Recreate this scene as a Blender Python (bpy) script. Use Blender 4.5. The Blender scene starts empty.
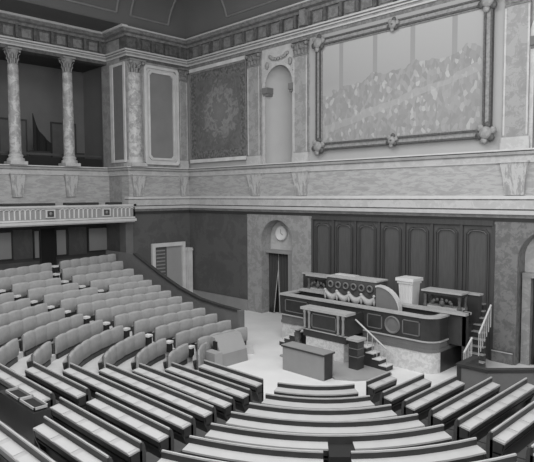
import bpy, bmesh, math, random
from mathutils import Vector, Matrix
random.seed(7)
S = bpy.context.scene
COL = S.collection

# ---------------------------------------------------------------- camera
def make_camera():
    cd = bpy.data.cameras.new('camera'); co = bpy.data.objects.new('camera', cd); COL.objects.link(co)
    cd.sensor_width = 36.0; cd.sensor_fit = 'HORIZONTAL'; cd.lens = 567.0 / 534.0 * 36.0; cd.clip_end = 200
    y, p, r = math.radians(45), math.radians(3.7), math.radians(0.3)
    fw = Vector((-math.sin(y)*math.cos(p), math.cos(y)*math.cos(p), -math.sin(p)))
    rt = Vector((math.cos(y), math.sin(y), 0)); up = rt.cross(fw)
    rt2 = rt*math.cos(r) - up*math.sin(r); up2 = up*math.cos(r) + rt*math.sin(r)
    m = Matrix((rt2, up2, -fw)).transposed().to_4x4(); m.translation = Vector((22.7, -17.25, 5.2))
    co.matrix_world = m; S.camera = co
make_camera()

# ---------------------------------------------------------------- world, lights, exposure
S.view_settings.view_transform = 'Standard'; S.view_settings.look = 'None'
S.view_settings.gamma = 1.0; S.view_settings.exposure = 0.32
w = bpy.data.worlds.new('world'); S.world = w; w.use_nodes = True
w.node_tree.nodes['Background'].inputs[0].default_value = (1, 1, 1, 1)
w.node_tree.nodes['Background'].inputs[1].default_value = 0.62
def area(name, loc, size, sizey, power, target=None):
    l = bpy.data.lights.new(name, 'AREA'); l.shape = 'RECTANGLE'; l.size = size; l.size_y = sizey; l.energy = power
    o = bpy.data.objects.new(name, l); COL.objects.link(o); o.location = loc
    d = (Vector(target) - Vector(loc)) if target else Vector((0, 0, -1))
    o.rotation_euler = d.to_track_quat('-Z', 'Y').to_euler()
    return o
area('skylight', (12.5, -10.5, 14.2), 12, 11, 1500)                # glazed laylight in the middle of the ceiling
area('fill_light', (23.0, -14.0, 9.5), 9, 5, 1000, (9.0, 0.0, 7.0))   # unseen fill lamp added to brighten the upper front wall

# ---------------------------------------------------------------- materials
def lin(v):
    v /= 255.0
    return v/12.92 if v <= .04045 else ((v+.055)/1.055)**2.4
def mat(name, v, rough=.6, kind=None, amt=.25, scale=2.0, v2=None, stretch=(1, 1, 1), spec=.3, tilt=0):
    m = bpy.data.materials.new(name); m.use_nodes = True; nt = m.node_tree; b = nt.nodes['Principled BSDF']
    b.inputs['Roughness'].default_value = rough
    b.inputs['Specular IOR Level'].default_value = spec
    a = lin(v); c2 = lin(v2) if v2 else a*(1-amt)
    tc = nt.nodes.new('ShaderNodeTexCoord'); mp = nt.nodes.new('ShaderNodeMapping')
    mp.inputs['Scale'].default_value = stretch; mp.inputs['Rotation'].default_value = (tilt, tilt, 0)
    nt.links.new(tc.outputs['Object'], mp.inputs[0])
    n = nt.nodes.new('ShaderNodeTexNoise'); n.inputs['Scale'].default_value = scale
    n.inputs['Detail'].default_value = 6 if kind else 3
    if kind == 'marble': n.inputs['Distortion'].default_value = .5; n.inputs['Roughness'].default_value = .72; n.inputs['Detail'].default_value = 9
    nt.links.new(mp.outputs[0], n.inputs['Vector'])
    r = nt.nodes.new('ShaderNodeValToRGB'); e = r.color_ramp.elements
    e[0].position = .3; e[1].position = .7
    e[0].color = (c2, c2, c2, 1); e[1].color = (a, a, a, 1)
    if kind == 'marble':
        mid = e.new(.5); mm = (a+c2)/2; mid.color = (mm, mm, mm, 1)
        vn = e.new(.515); q = min(1, a*1.04); vn.color = (q, q, q, 1)
    nt.links.new(n.outputs['Fac'], r.inputs[0]); nt.links.new(r.outputs[0], b.inputs['Base Color'])
    return m
M_ = {}
def mk(k, *a, **kw): M_[k] = mat(k, *a, **kw)
mk('light_marble', 178, .4, 'marble', v2=166, scale=2.6)
mk('wall_plaster', 160, .7, None, .05, 1.5)
mk('pale_moulding', 190, .6, None, .10, 5)
mk('grey_marble', 148, .35, 'marble', v2=128, scale=2.6)
mk('pier_marble', 146, .35, 'marble', v2=126, scale=3.4)
mk('mottled_marble', 118, .35, 'marble', v2=92, scale=4.5)
mk('dado_marble', 166, .35, 'marble', v2=144, scale=2.0, stretch=(1, 1, 4.5), tilt=.5)
mk('vein_marble', 178, .35, 'marble', v2=128, scale=2.4, stretch=(2.5, 2.5, .7), tilt=.35)
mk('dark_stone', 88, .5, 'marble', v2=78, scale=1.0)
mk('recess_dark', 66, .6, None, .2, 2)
mk('gallery_wall', 112, .7, None, .12, 1)
mk('black_void', 38, .9, None, .1, 2)
mk('plinth_stone', 140, .6, None, .12, 2)
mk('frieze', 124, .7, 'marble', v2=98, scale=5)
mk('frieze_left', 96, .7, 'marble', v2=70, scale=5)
mk('ceiling_paint', 92, .8, None, .15, .5)
mk('ceiling_cove', 90, .8, None, .15, 1.5)
mk('ceiling_rib', 122, .8, None, .1, 2)
mk('gilt', 92, .5, None, .5, 14)
mk('gilt_light', 150, .5, None, .35, 14)
mk('wood_panel', 84, .5, None, .22, 3, stretch=(6, 6, .6))
mk('wood_frame', 72, .5, None, .2, 3, stretch=(6, 6, .6))
mk('dark_wood', 58, .4, None, .25, 4)
mk('tribune_wood', 58, .35, None, .3, 4, spec=.5)
mk('rim_wood', 168, .45, None, .12, 6)
mk('seat_dark', 66, .8, None, .15, 6)
mk('rail_brown', 92, .5, None, .15, 6)
mk('desk_leather', 166, .55, None, .08, 3)
mk('blotter', 174, .7, None, .05, 3)
mk('desk_shadow_wood', 62, .6, None, .2, 3)
mk('seat_fabric', 148, .9, None, .12, 9)
mk('seat_fabric_dark', 122, .9, None, .12, 9)
mk('carpet', 186, .95, None, .10, 6)
mk('floor_stone', 214, .6, None, .10, 1.2)
mk('dais_wood', 150, .6, None, .1, 2)
mk('rail_cloth', 60, .9)
mk('curtain', 66, .9, None, .3, 6, stretch=(8, 8, .4))
mk('curtain_edge', 170, .8)
mk('partition_wood', 108, .5, None, .15, 3)
mk('box_grey', 138, .6, None, .08, 3)
mk('board_grey', 150, .6, None, .06, 3)
mk('white_stone', 205, .5, None, .06, 3)
mk('tribune_marble', 198, .4, 'marble', v2=176, scale=8)
mk('white_paint', 205, .5)
mk('glass_pale', 150, .3, None, .06, 2)
mk('clock_face', 225, .4)
mk('iron', 70, .5)
mk('metal_light', 190, .35)
mk('drape_dark', 70, .9, None, .3, 10)
mk('drape_light', 176, .9, None, .2, 10)
mk('chair_back', 112, .9, None, .1, 5)
mk('door_leaf', 100, .5, None, .2, 3)

def picture_mat(name, kind):
    m = bpy.data.materials.new(name); m.use_nodes = True; nt = m.node_tree; b = nt.nodes['Principled BSDF']
    b.inputs['Roughness'].default_value = .7; b.inputs['Specular IOR Level'].default_value = .2
    L = nt.links.new
    tc = nt.nodes.new('ShaderNodeTexCoord'); sx = nt.nodes.new('ShaderNodeSeparateXYZ'); L(tc.outputs['Generated'], sx.inputs[0])
    def math_(op, a, bb=None, clamp=False):
        n = nt.nodes.new('ShaderNodeMath'); n.operation = op; n.use_clamp = clamp
        for i, v in enumerate((a, bb)):
            if v is None: continue
            if isinstance(v, (int, float)): n.inputs[i].default_value = v
            else: L(v, n.inputs[i])
        return n.outputs[0]
    def ramp(v, stops):
        r = nt.nodes.new('ShaderNodeValToRGB'); e = r.color_ramp.elements
        while len(e) < len(stops): e.new(.5)
        for i, (p, c) in enumerate(stops): e[i].position = p; cc = lin(c); e[i].color = (cc, cc, cc, 1)
        L(v, r.inputs[0]); return r.outputs[0]
    def mix(f, a, bb):
        n = nt.nodes.new('ShaderNodeMix'); n.data_type = 'RGBA'; L(f, n.inputs[0]); L(a, n.inputs[6]); L(bb, n.inputs[7]); return n.outputs[2]
    X, Z = sx.outputs[0], sx.outputs[2]
    if kind == 'crowd':
        v = nt.nodes.new('ShaderNodeTexVoronoi'); v.inputs['Scale'].default_value = 9.5
        mp = nt.nodes.new('ShaderNodeMapping'); mp.inputs['Scale'].default_value = (1, 1, .62); L(tc.outputs['Object'], mp.inputs[0]); L(mp.outputs[0], v.inputs['Vector'])
        sp = nt.nodes.new('ShaderNodeSeparateXYZ'); L(v.outputs['Color'], sp.inputs[0])
        crowd = ramp(sp.outputs[0], [(0, 128), (.5, 138), (.85, 148), (1, 172)])
        back = ramp(Z, [(0, 150), (.35, 158), (.6, 152), (1, 166)])
        colm = math_('PINGPONG', math_('ADD', X, .08), .115)
        pil = math_('MULTIPLY', math_('LESS_THAN', colm, .014), math_('GREATER_THAN', Z, .52))
        back = mix(pil, back, ramp(Z, [(0, 138), (1, 144)]))
        n = nt.nodes.new('ShaderNodeTexNoise'); n.inputs['Scale'].default_value = .8; n.inputs['Detail'].default_value = 3; L(tc.outputs['Object'], n.inputs['Vector'])
        # crowd below a line that rises to the right, with a pale empty floor wedge on the left
        line = math_('ADD', math_('MULTIPLY', X, .18), math_('MULTIPLY', n.outputs['Fac'], .35))
        hi = math_('ADD', line, .34)
        m1 = math_('LESS_THAN', Z, hi)
        gap = math_('ABSOLUTE', math_('SUBTRACT', Z, math_('ADD', math_('MULTIPLY', math_('ADD', X, math_('MULTIPLY', n.outputs['Fac'], .3)), .42), .06)))
        m2 = math_('GREATER_THAN', gap, math_('MULTIPLY', n.outputs['Fac'], .07))
        out = mix(math_('MULTIPLY', m1, math_('ADD', math_('MULTIPLY', m2, .5), .3)), back, crowd)
    else:
        n = nt.nodes.new('ShaderNodeTexNoise'); n.inputs['Scale'].default_value = 3.2; n.inputs['Detail'].default_value = 5; n.inputs['Distortion'].default_value = 1; L(tc.outputs['Object'], n.inputs['Vector'])
        dx = math_('MULTIPLY', math_('SUBTRACT', X, .53), 2.3); dz = math_('MULTIPLY', math_('SUBTRACT', Z, .52), 2.3)
        d = math_('SQRT', math_('ADD', math_('MULTIPLY', dx, dx), math_('MULTIPLY', dz, dz)))
        d = math_('ADD', d, math_('MULTIPLY', math_('SUBTRACT', n.outputs['Fac'], .5), 1.6))
        blob = ramp(d, [(0, 132), (.3, 112), (.48, 150), (.62, 126), (.75, 92), (1, 98)])
        tex = ramp(n.outputs['Fac'], [(.3, 76), (.7, 128)])
        f = nt.nodes.new('ShaderNodeValue'); f.outputs[0].default_value = .38
        inner = mix(f.outputs[0], blob, tex)
        ex = math_('MINIMUM', math_('MINIMUM', X, math_('SUBTRACT', 1, X)), math_('MINIMUM', Z, math_('SUBTRACT', 1, Z)))
        brd = math_('LESS_THAN', ex, .09)
        wv = nt.nodes.new('ShaderNodeTexNoise'); wv.inputs['Scale'].default_value = 9; L(tc.outputs['Object'], wv.inputs['Vector'])
        out = mix(brd, inner, ramp(wv.outputs['Fac'], [(.35, 80), (.65, 116)]))
    L(out, b.inputs['Base Color'])
    return m
M_['crowd_picture'] = picture_mat('crowd_picture', 'crowd')
M_['tapestry_picture'] = picture_mat('tapestry_picture', 'tap')

# ---------------------------------------------------------------- mesh helpers
class MB:
    def __init__(s): s.v = []; s.f = []; s.mi = []; s.mats = []; s.sm = []
    def _m(s, m):
        if m not in s.mats: s.mats.append(m)
        return s.mats.index(m)
    def add(s, vs, fs, m='x', smooth=False):
        o = len(s.v); s.v += [tuple(v) for v in vs]; k = s._m(m)
        for f in fs: s.f.append(tuple(o+i for i in f)); s.mi.append(k); s.sm.append(smooth)
        return s
    def box(s, x0, x1, y0, y1, z0, z1, m='x'):
        x0, x1 = sorted((x0, x1)); y0, y1 = sorted((y0, y1)); z0, z1 = sorted((z0, z1))
        vs = [(x0,y0,z0),(x1,y0,z0),(x1,y1,z0),(x0,y1,z0),(x0,y0,z1),(x1,y0,z1),(x1,y1,z1),(x0,y1,z1)]
        return s.add(vs, [(3,2,1,0),(4,5,6,7),(0,1,5,4),(1,2,6,5),(2,3,7,6),(3,0,4,7)], m)
    def loft(s, rings, m='x', closed=True, caps=True, smooth=False, loop=False):
        n = len(rings[0]); vs = [p for r in rings for p in r]; fs = []
        R = len(rings)
        for i in range(R if loop else R-1):
            a = i*n; b = ((i+1) % R)*n
            for j in range(n if closed else n-1):
                k = (j+1) % n; fs.append((a+j, a+k, b+k, b+j))
        s.add(vs, fs, m, smooth)
        if caps and not loop:
            s.add(rings[0], [tuple(range(n))[::-1]], m); s.add(rings[-1], [tuple(range(n))], m)
        return s
    def prism(s, poly, axis, a, b, m='x'):
        def P(p, q): return {'x': (q, p[0], p[1]), 'y': (p[0], q, p[1]), 'z': (p[0], p[1], q)}[axis]
        return s.loft([[P(p, a) for p in poly], [P(p, b) for p in poly]], m)
    def lathe(s, prof, c=(0, 0, 0), seg=20, m='x', smooth=True):
        rings = [[(c[0]+r*math.cos(2*math.pi*i/seg), c[1]+r*math.sin(2*math.pi*i/seg), c[2]+z) for i in range(seg)] for r, z in prof]
        return s.loft(rings, m, smooth=smooth)
    def tube(s, pts, r, m='x', seg=8):
        pts = [Vector(p) for p in pts]; rings = []
        for i, p in enumerate(pts):
            t = (pts[min(i+1, len(pts)-1)] - pts[max(i-1, 0)]).normalized()
            u = t.cross(Vector((0, 0, 1)));
            if u.length < .01: u = Vector((1, 0, 0))
            u.normalize(); v = u.cross(t)
            rr = r[i] if isinstance(r, (list, tuple)) else r
            rings.append([p+u*rr*math.cos(2*math.pi*j/seg)+v*rr*math.sin(2*math.pi*j/seg) for j in range(seg)])
        return s.loft(rings, m, smooth=True)
    def ball(s, c, r, m='x', sc=(1, 1, 1), seg=12):
        prof = [(r*math.sin(math.pi*i/8)+1e-4, -r*math.cos(math.pi*i/8)) for i in range(9)]
        rings = [[(c[0]+sc[0]*q*math.cos(2*math.pi*i/seg), c[1]+sc[1]*q*math.sin(2*math.pi*i/seg), c[2]+sc[2]*z) for i in range(seg)] for q, z in prof]
        return s.loft(rings, m, smooth=True)
    def build(s, name, material=None, parent=None, loc=None, bevel=0):
        me = bpy.data.meshes.new(name); me.from_pydata(s.v, [], s.f)
        for k in s.mats: me.materials.append(M_[k if k != 'x' else material])
        me.polygons.foreach_set('material_index', s.mi); me.polygons.foreach_set('use_smooth', s.sm)
        bm = bmesh.new(); bm.from_mesh(me); bmesh.ops.recalc_face_normals(bm, faces=bm.faces); bm.to_mesh(me); bm.free()
        me.update()
        o = bpy.data.objects.new(name, me); COL.objects.link(o)
        if parent: o.parent = parent
        if loc: o.location = loc
        if bevel:
            md = o.modifiers.new('bevel', 'BEVEL'); md.width = bevel; md.segments = 2; md.limit_method = 'ANGLE'
        return o
def tag(o, label=None, cat=None, group=None, kind=None):
    if label: o['label'] = label
    if cat: o['category'] = cat
    if group: o['group'] = group
    if kind: o['kind'] = kind
    return o
def thing(name, loc, label, cat, group=None):
    o = bpy.data.objects.new(name, None); COL.objects.link(o); o.location = loc; o.empty_display_size = .1
    return tag(o, label, cat, group)
def copy_tree(o, parent=None):
    c = o.copy(); COL.objects.link(c)
    if parent: c.parent = parent
    for ch in list(o.children): copy_tree(ch, c)
    return c
def struct(mb, name, material=None):
    return tag(mb.build(name, material), kind='structure')
def arch_wall(mb, x0, x1, z0, z1, cx, hw, zs, y0, y1, m, seg=16, zb=None, axis='y'):
    """wall slab between y0 and y1 with a round-headed opening (half width hw, springing zs, from zb)"""
    zb = z0 if zb is None else zb
    if zb > z0: mb.box(x0, x1, y0, y1, z0, zb, m)
    mb.box(x0, cx-hw, y0, y1, zb, z1, m); mb.box(cx+hw, x1, y0, y1, zb, z1, m)
    for i in range(seg):
        a = math.pi*(1-i/seg); b = math.pi*(1-(i+1)/seg)
        p = (cx+hw*math.cos(a), zs+hw*math.sin(a)); q = (cx+hw*math.cos(b), zs+hw*math.sin(b))
        mb.prism([p, q, (q[0], z1), (p[0], z1)], 'y', y0, y1, m)
def arch_band(mb, cx, r0, r1, zs, y0, y1, m, seg=16, zb=None):
    rings = []
    for i in range(seg+1):
        a = math.pi*(1-i/seg); c, s_ = math.cos(a), math.sin(a)
        rings.append([(cx+r0*c, y0, zs+r0*s_), (cx+r1*c, y0, zs+r1*s_), (cx+r1*c, y1, zs+r1*s_), (cx+r0*c, y1, zs+r0*s_)])
    mb.loft(rings, m)
    if zb is not None:
        for sg in (-1, 1): mb.box(cx+sg*r0, cx+sg*r1, y0, y1, zb, zs, m)

AX = 11.7      # the hall's axis of symmetry
def mir(x): return 2*AX - x

# ================================================================ SETTING
# floor -------------------------------------------------
f = MB(); f.box(-5.5, 28.5, -22, 1.2, -.2, 0, 'floor_stone'); struct(f, 'floor')

# front wall --------------------------------------------
W = MB()
def front_bay(sx):
    X = (lambda x: x) if sx > 0 else mir
    W.box(X(-.5), X(4.26), 0, .6, 0, 4.45, 'dark_stone')
    cx = X(6.05) if sx > 0 else 16.98
    arch_wall(W, *sorted((X(4.26), X(8.04))), 0, 4.45, cx, .9, 3.22, -.05, .5, 'pier_marble' if sx > 0 else 'mottled_marble')
    W.box(X(4.9), X(7.6), .62, .8, 0, 4.45, 'pier_marble')     # back of the doorway recess
    # upper bay: pilaster bay with round-headed niche
    arch_wall(W, *sorted((X(5.2), X(7.04))), 6.5, 11.3, X(6.2), .78, 9.75, 0, .55, 'light_marble', zb=6.52)
    W.box(X(5.2), X(7.04), .5, .62, 6.4, 11.3, 'wall_plaster')
    W.box(X(4.33), X(5.2), 0, .6, 6.4, 11.3, 'grey_marble'); W.box(X(7.04), X(7.9), 0, .6, 6.4, 11.3, 'grey_marble')
    W.box(X(-.5), X(4.33), 0.02, .6, 6.4, 11.3, 'wall_plaster')
front_bay(1); front_bay(-1)
W.box(7.9, 15.5, 0.0, .6, 6.4, 11.3, 'wall_plaster')
W.box(8.04, mir(8.04), .08, .6, 0, 4.45, 'wood_frame')
W.box(-.5, 24, 0, .6, 4.45, 6.45, 'dado_marble')
W.box(-.5, 24, 0, .6, 11.3, 12.6, 'frieze')
struct(W, 'wall_front')

# left wall ---------------------------------------------
def profile_run(mb, prof, pts, m):
    """loft a (outward, z) profile along a plan polyline; outward is to the right-hand normal"""
    n = len(pts); rings = []
    for i in range(n):
        a = Vector(pts[i]) - Vector(pts[i-1]) if i else None; b = Vector(pts[i+1]) - Vector(pts[i]) if i < n-1 else None
        da = a.normalized() if a else b.normalized(); db = b.normalized() if b else a.normalized()
        na = Vector((-da.y, da.x)); nb = Vector((-db.y, db.x))
        nn = na + nb; nn = nn / max(.2, nn.dot(na)) if nn.length > .01 else na
        rings.append([(pts[i][0]+nn.x*o, pts[i][1]+nn.y*o, z) for o, z in prof])
    mb.loft(rings, m)
REC = -1.75
Lw = MB()
Lw.box(-.6, 0, -3.4, 0, 0, 4.45, 'dark_stone')
Lw.box(-.6, 0, -3.4, 0, 4.45, 6.45, 'dado_marble')
Lw.box(-.6, 0, -3.4, -.0, 6.45, 11.3, 'grey_marble')
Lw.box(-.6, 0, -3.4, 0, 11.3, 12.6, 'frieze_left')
Lw.box(REC-.5, -.6, -3.4, -2.9, 0, 12.6, 'grey_marble')
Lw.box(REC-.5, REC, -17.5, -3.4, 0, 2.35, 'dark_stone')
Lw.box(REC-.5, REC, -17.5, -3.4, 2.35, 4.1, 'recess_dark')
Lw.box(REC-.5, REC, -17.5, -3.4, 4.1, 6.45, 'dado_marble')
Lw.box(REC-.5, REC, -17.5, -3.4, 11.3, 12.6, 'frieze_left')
Lw.box(REC-3.4, REC-3.2, -17.5, -2.9, 6.45, 12.6, 'gallery_wall')
Lw.box(REC-3.4, REC, -2.95, -2.9, 6.45, 12.6, 'gallery_wall')
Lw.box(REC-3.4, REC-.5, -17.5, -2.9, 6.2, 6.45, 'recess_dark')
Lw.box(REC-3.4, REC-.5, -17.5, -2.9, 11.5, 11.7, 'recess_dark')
struct(Lw, 'wall_left')
# plan of the wall faces for the running mouldings (outward = into the room)
plan = [(mir(-.0), 0), (0, 0), (0, -3.4), (REC, -3.4), (REC, -17.5)]
T = MB()
profile_run(T, [(-.05, 12.3), (.1, 12.3), (.14, 12.4), (.3, 12.44), (.36, 12.55), (-.05, 12.55)], plan, 'frieze'); profile_run(T, [(-.05, 12.55), (.46, 12.55), (.5, 12.63), (-.05, 12.63)], plan, 'pale_moulding'); struct(T, 'trim_1')
T = MB()
profile_run(T, [(-.05, 11.44), (.05, 11.44), (.05, 11.5), (-.05, 11.5)], plan, 'pale_moulding'); profile_run(T, [(-.05, 11.5), (.04, 11.5), (.04, 11.58), (-.05, 11.58)], plan, 'grey_marble')
profile_run(T, [(-.05, 11.58), (.1, 11.58), (.1, 11.63), (-.05, 11.63)], plan, 'pale_moulding'); profile_run(T, [(-.05, 11.63), (.08, 11.63), (.08, 11.67), (-.05, 11.67)], plan, 'frieze')
profile_run(T, [(-.05, 11.67), (.15, 11.67), (.16, 11.73), (-.05, 11.74)], plan, 'pale_moulding'); struct(T, 'trim_2')
T = MB()
profile_run(T, [(-.05, 6.1), (.04, 6.1), (.05, 6.14), (-.05, 6.14)], plan, 'pale_moulding'); profile_run(T, [(-.05, 6.14), (.04, 6.14), (.06, 6.3), (-.05, 6.3)], plan, 'light_marble')
profile_run(T, [(-.05, 6.3), (.07, 6.3), (.07, 6.34), (-.05, 6.34)], plan, 'grey_marble'); profile_run(T, [(-.05, 6.34), (.12, 6.34), (.17, 6.42), (-.05, 6.42)], plan, 'light_marble')
profile_run(T, [(-.05, 6.42), (.1, 6.42), (.1, 6.45), (-.05, 6.45)], plan, 'frieze'); profile_run(T, [(-.05, 6.45), (.2, 6.45), (.2, 6.5), (-.05, 6.5)], plan, 'pale_moulding'); struct(T, 'trim_3')
T = MB(); p4 = plan[:3] + [(-.3, -3.4)]
profile_run(T, [(-.05, 4.45), (.1, 4.45), (.16, 4.56), (-.05, 4.56)], p4, 'grey_marble'); profile_run(T, [(-.05, 4.56), (.26, 4.56), (.28, 4.68), (-.05, 4.68)], p4, 'pale_moulding')
profile_run(T, [(-.05, 4.68), (.08, 4.68), (.08, 4.72), (-.05, 4.72)], p4, 'frieze_left'); profile_run(T, [(-.05, 4.72), (.12, 4.72), (.12, 4.98), (-.05, 4.98)], p4, 'light_marble')
profile_run(T, [(-.05, 4.98), (.05, 4.98), (.05, 5.02), (-.05, 5.02)], p4, 'frieze'); profile_run(T, [(-.05, 5.02), (.08, 5.02), (.06, 5.12), (-.05, 5.14)], p4, 'pale_moulding'); struct(T, 'trim_4')
T = MB(); profile_run(T, [(-.05, 4.33), (.05, 4.33), (.08, 4.45), (-.05, 4.45)], plan[:3], 'recess_dark'); struct(T, 'trim_shadow')  # dark strip painted as the shadow under the string course
T = MB(); T.box(0, 4.26, -.12, 0, 0, .47, 'plinth_stone'); T.box(mir(4.26), mir(0), -.12, 0, 0, .47, 'plinth_stone'); T.box(mir(8.03), 16.02, -.1, -.05, 0, .36, 'mottled_marble'); T.box(mir(8.03), 16.02, -.12, -.05, .33, .36, 'pale_moulding'); struct(T, 'baseboard_front')
T = MB()   # modillions and recessed blocks of the frieze
for i in range(31):
    x = .3+i*.76
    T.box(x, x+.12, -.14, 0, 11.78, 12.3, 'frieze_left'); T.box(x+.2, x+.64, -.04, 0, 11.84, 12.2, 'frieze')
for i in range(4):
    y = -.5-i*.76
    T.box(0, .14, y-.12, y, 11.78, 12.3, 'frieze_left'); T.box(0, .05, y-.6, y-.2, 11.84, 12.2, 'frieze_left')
for i in range(18):
    y = -3.7-i*.76
    T.box(REC, REC+.14, y-.12, y, 11.78, 12.3, 'frieze_left'); T.box(REC, REC+.05, y-.6, y-.2, 11.84, 12.2, 'frieze')
struct(T, 'trim_6')
# broken-forward frieze over the bay at the edge of the great picture
T = MB()
for x in (7.62, mir(7.9)): T.box(x, x+.28, -.34, 0, 11.76, 12.36, 'frieze')
struct(T, 'trim_7')

# ceiling: coved, with moulded frames --------------------
C = MB()
zc = 12.64
def cove(t):    # outward distance, height
    a = t*math.pi/2
    return .35+2.6*(1-math.cos(a)), zc+2.2*math.sin(a)
prof = [cove(i/8) for i in range(9)]
def cove_run(pts):
    rings = []
    for i, p in enumerate(pts):
        a = Vector(pts[i])-Vector(pts[i-1]) if i else None; b = Vector(pts[i+1])-Vector(p) if i < len(pts)-1 else None
        da = a.normalized() if a else b.normalized(); db = b.normalized() if b else a.normalized()
        na = Vector((-da.y, da.x)); nb = Vector((-db.y, db.x)); nn = na+nb; nn = nn/nn.dot(na)
        rings.append([(p[0]+nn.x*o, p[1]+nn.y*o, z) for o, z in prof])
    return rings
C.loft(cove_run([(mir(0), 0), (0, 0), (0, -17.5)]), 'ceiling_paint', closed=False, caps=False, smooth=True)
C.box(-5.5, 24, -17.6, .6, zc+2.2, zc+2.4, 'ceiling_paint')
C.box(-5.5, .36, -17.5, -3.4, 12.64, 12.7, 'ceiling_paint')
C.box(-.6, .5, -3.6, .6, 12.6, 12.66, 'ceiling_paint'); C.box(-.6, 24, -.5, .6, 12.6, 12.66, 'ceiling_paint')
struct(C, 'ceiling')
T = MB()   # raised frames on the cove
def on_front(x, t): o, z = cove(t); return (x, -o-.0, z-.03)
def on_left(y, t): o, z = cove(t); return (o, y, z-.03)
for x0, x1 in ((3.4, 6.9), (7.6, 11.5), (12, 15.6), (16.4, 19.5)):
    T.tube([on_front(x0, .12), on_front(x1, .12)], .05, 'ceiling_rib'); T.tube([on_front(x0, .12+.1*i) for i in range(8)], .05, 'ceiling_rib')
    T.tube([on_front(x1, .12+.1*i) for i in range(8)], .05, 'ceiling_rib'); T.tube([on_front(x0, .82), on_front(x1, .82)], .05, 'ceiling_rib')
for y0, y1 in ((-3.4, -1.4), (-8.2, -4.1), (-13, -8.8)):
    e = .12+.0
    T.tube([on_left(y0, .14), on_left(y1, .14)], .05, 'ceiling_rib'); T.tube([on_left(y0, .14+.1*i) for i in range(8)], .05, 'ceiling_rib')
    T.tube([on_left(y1, .14+.1*i) for i in range(8)], .05, 'ceiling_rib'); T.tube([on_left(y0, .84), on_left(y1, .84)], .05, 'ceiling_rib')
struct(T, 'trim_8')

# wood panelling behind the tribune ----------------------
pw = thing('wall_panelling', (AX, .05, 0), 'tall dark wood panelling of seven arched panels behind the tribune', 'wall panelling')
x0 = 8.06; pitch = (mir(8.06)-8.06)/7
def wp(mb): return mb
b = MB(); b.box(8.05-AX, mir(8.05)-AX, -.05, .02, 0, 4.4); b.build('backing_panel', 'wood_panel', pw)
for i in range(7):
    a = x0+pitch*i-AX; c = a+pitch
    m = MB()
    for o, y in ((.13, -.08), (.19, -.065)):
        ch = .13
        outer = [(a+o, .9), (c-o, .9), (c-o, 3.95), (c-o-ch, 4.1), (a+o+ch, 4.1), (a+o, 3.95)]
        w_ = .04
        inner = [(a+o+w_, .9+w_), (c-o-w_, .9+w_), (c-o-w_, 3.93), (c-o-ch-.02, 4.06), (a+o+ch+.02, 4.06), (a+o+w_, 3.93)]
        for j in range(6):
            k = (j+1) % 6
            m.prism([outer[j], outer[k], inner[k], inner[j]], 'y', y-.03, y+.02)
    # shaped head moulding, paler
    m.build('panel_moulding', 'wood_frame', pw)
    h = MB()
    h.tube([(a+.22, -.11, 3.92), (a+.3, -.11, 4.0), (a+.42, -.11, 4.03), (c-.42, -.11, 4.03), (c-.3, -.11, 4.0), (c-.22, -.11, 3.92)], .012, 'partition_wood', 6)
    h.build('head_bead', None, pw)
for i in range(8):
    a = x0+pitch*i-AX
    m = MB(); m.box(a-.05, a+.05, -.12, -.04, 0, 4.25); m.build('stile', 'wood_frame', pw)
m = MB(); m.box(8.05-AX, mir(8.05)-AX, -.14, -.04, 4.2, 4.36); m.build('cornice', 'wood_frame', pw)

# ---------------------------------------------------------------- columns, pilasters, niches
def capital(mb, r, z0, h, m, sq=None):
    mb.lathe([(r*.86, z0), (r*.9, z0+h*.1), (r*.86, z0+h*.2), (r*.95, z0+h*.6), (r*1.25, z0+h*.88), (r*1.25, z0+h*.9)], seg=16, m=m)
    for tier, (zz, rr) in enumerate(((.08, 1.0), (.38, 1.1))):
        for i in range(8):
            a = 2*math.pi*(i+.5*tier)/8; ca, sa = math.cos(a), math.sin(a); t = (-sa, ca)
            def P(rad, off, z): return (ca*rad*r+t[0]*off*r, sa*rad*r+t[1]*off*r, z0+h*z)
            mb.loft([[P(rr*.88, -.28, zz), P(rr*.98, 0, zz), P(rr*.88, .28, zz)],
                     [P(rr*.92, -.3, zz+.2), P(rr*1.05, 0, zz+.22), P(rr*.92, .3, zz+.2)],
                     [P(rr*1.2, -.14, zz+.32), P(rr*1.32, 0, zz+.3), P(rr*1.2, .14, zz+.32)]], m, smooth=True)
    for i in range(4):
        a = math.pi/4+i*math.pi/2
        mb.ball((math.cos(a)*r*1.42, math.sin(a)*r*1.42, z0+h*.8), r*.24, m, seg=8)
    q = r*1.3; mb.box(-q, q, -q, q, z0+h*.9, z0+h, m)
def column(x, y, z0, z1, r, label):
    t = thing('column', (x, y, z0), label, 'column', 'gallery columns')
    H = z1-z0
    b = MB(); b.box(-r*1.5, r*1.5, -r*1.5, r*1.5, 0, .14); b.lathe([(r*1.45, .14), (r*1.5, .2), (r*1.4, .27), (r*1.15, .3), (r*1.2, .34), (r*1.3, .38), (r*1.1, .43), (r*1.02, .46)], seg=24)
    b.build('base', 'light_marble', t)
    s_ = MB(); s_.lathe([(r*1.02, .44), (r, .6), (r, H*.4), (r*.87, H-.68)], seg=28); s_.build('shaft', 'vein_marble' if False else 'mottled_light', t)
    c = MB(); capital(c, r*.9, H-.7, .7, 'x'); c.build('capital', 'plinth_stone', t)
    return t
mk('mottled_light', 178, .35, 'marble', v2=128, scale=3.5)
ypos = [-5.35, -7.72, -10.1, -12.5]
labs = ['round mottled marble column of the gallery, nearest the corner pier', 'round mottled marble column second from the corner pier, above the balcony',
        'round mottled marble column third from the corner pier', 'round mottled marble column fourth from the corner pier']
for y, l in zip(ypos[:2], labs): column(REC-.02, y, 6.5, 11.32, .24, l)
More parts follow.
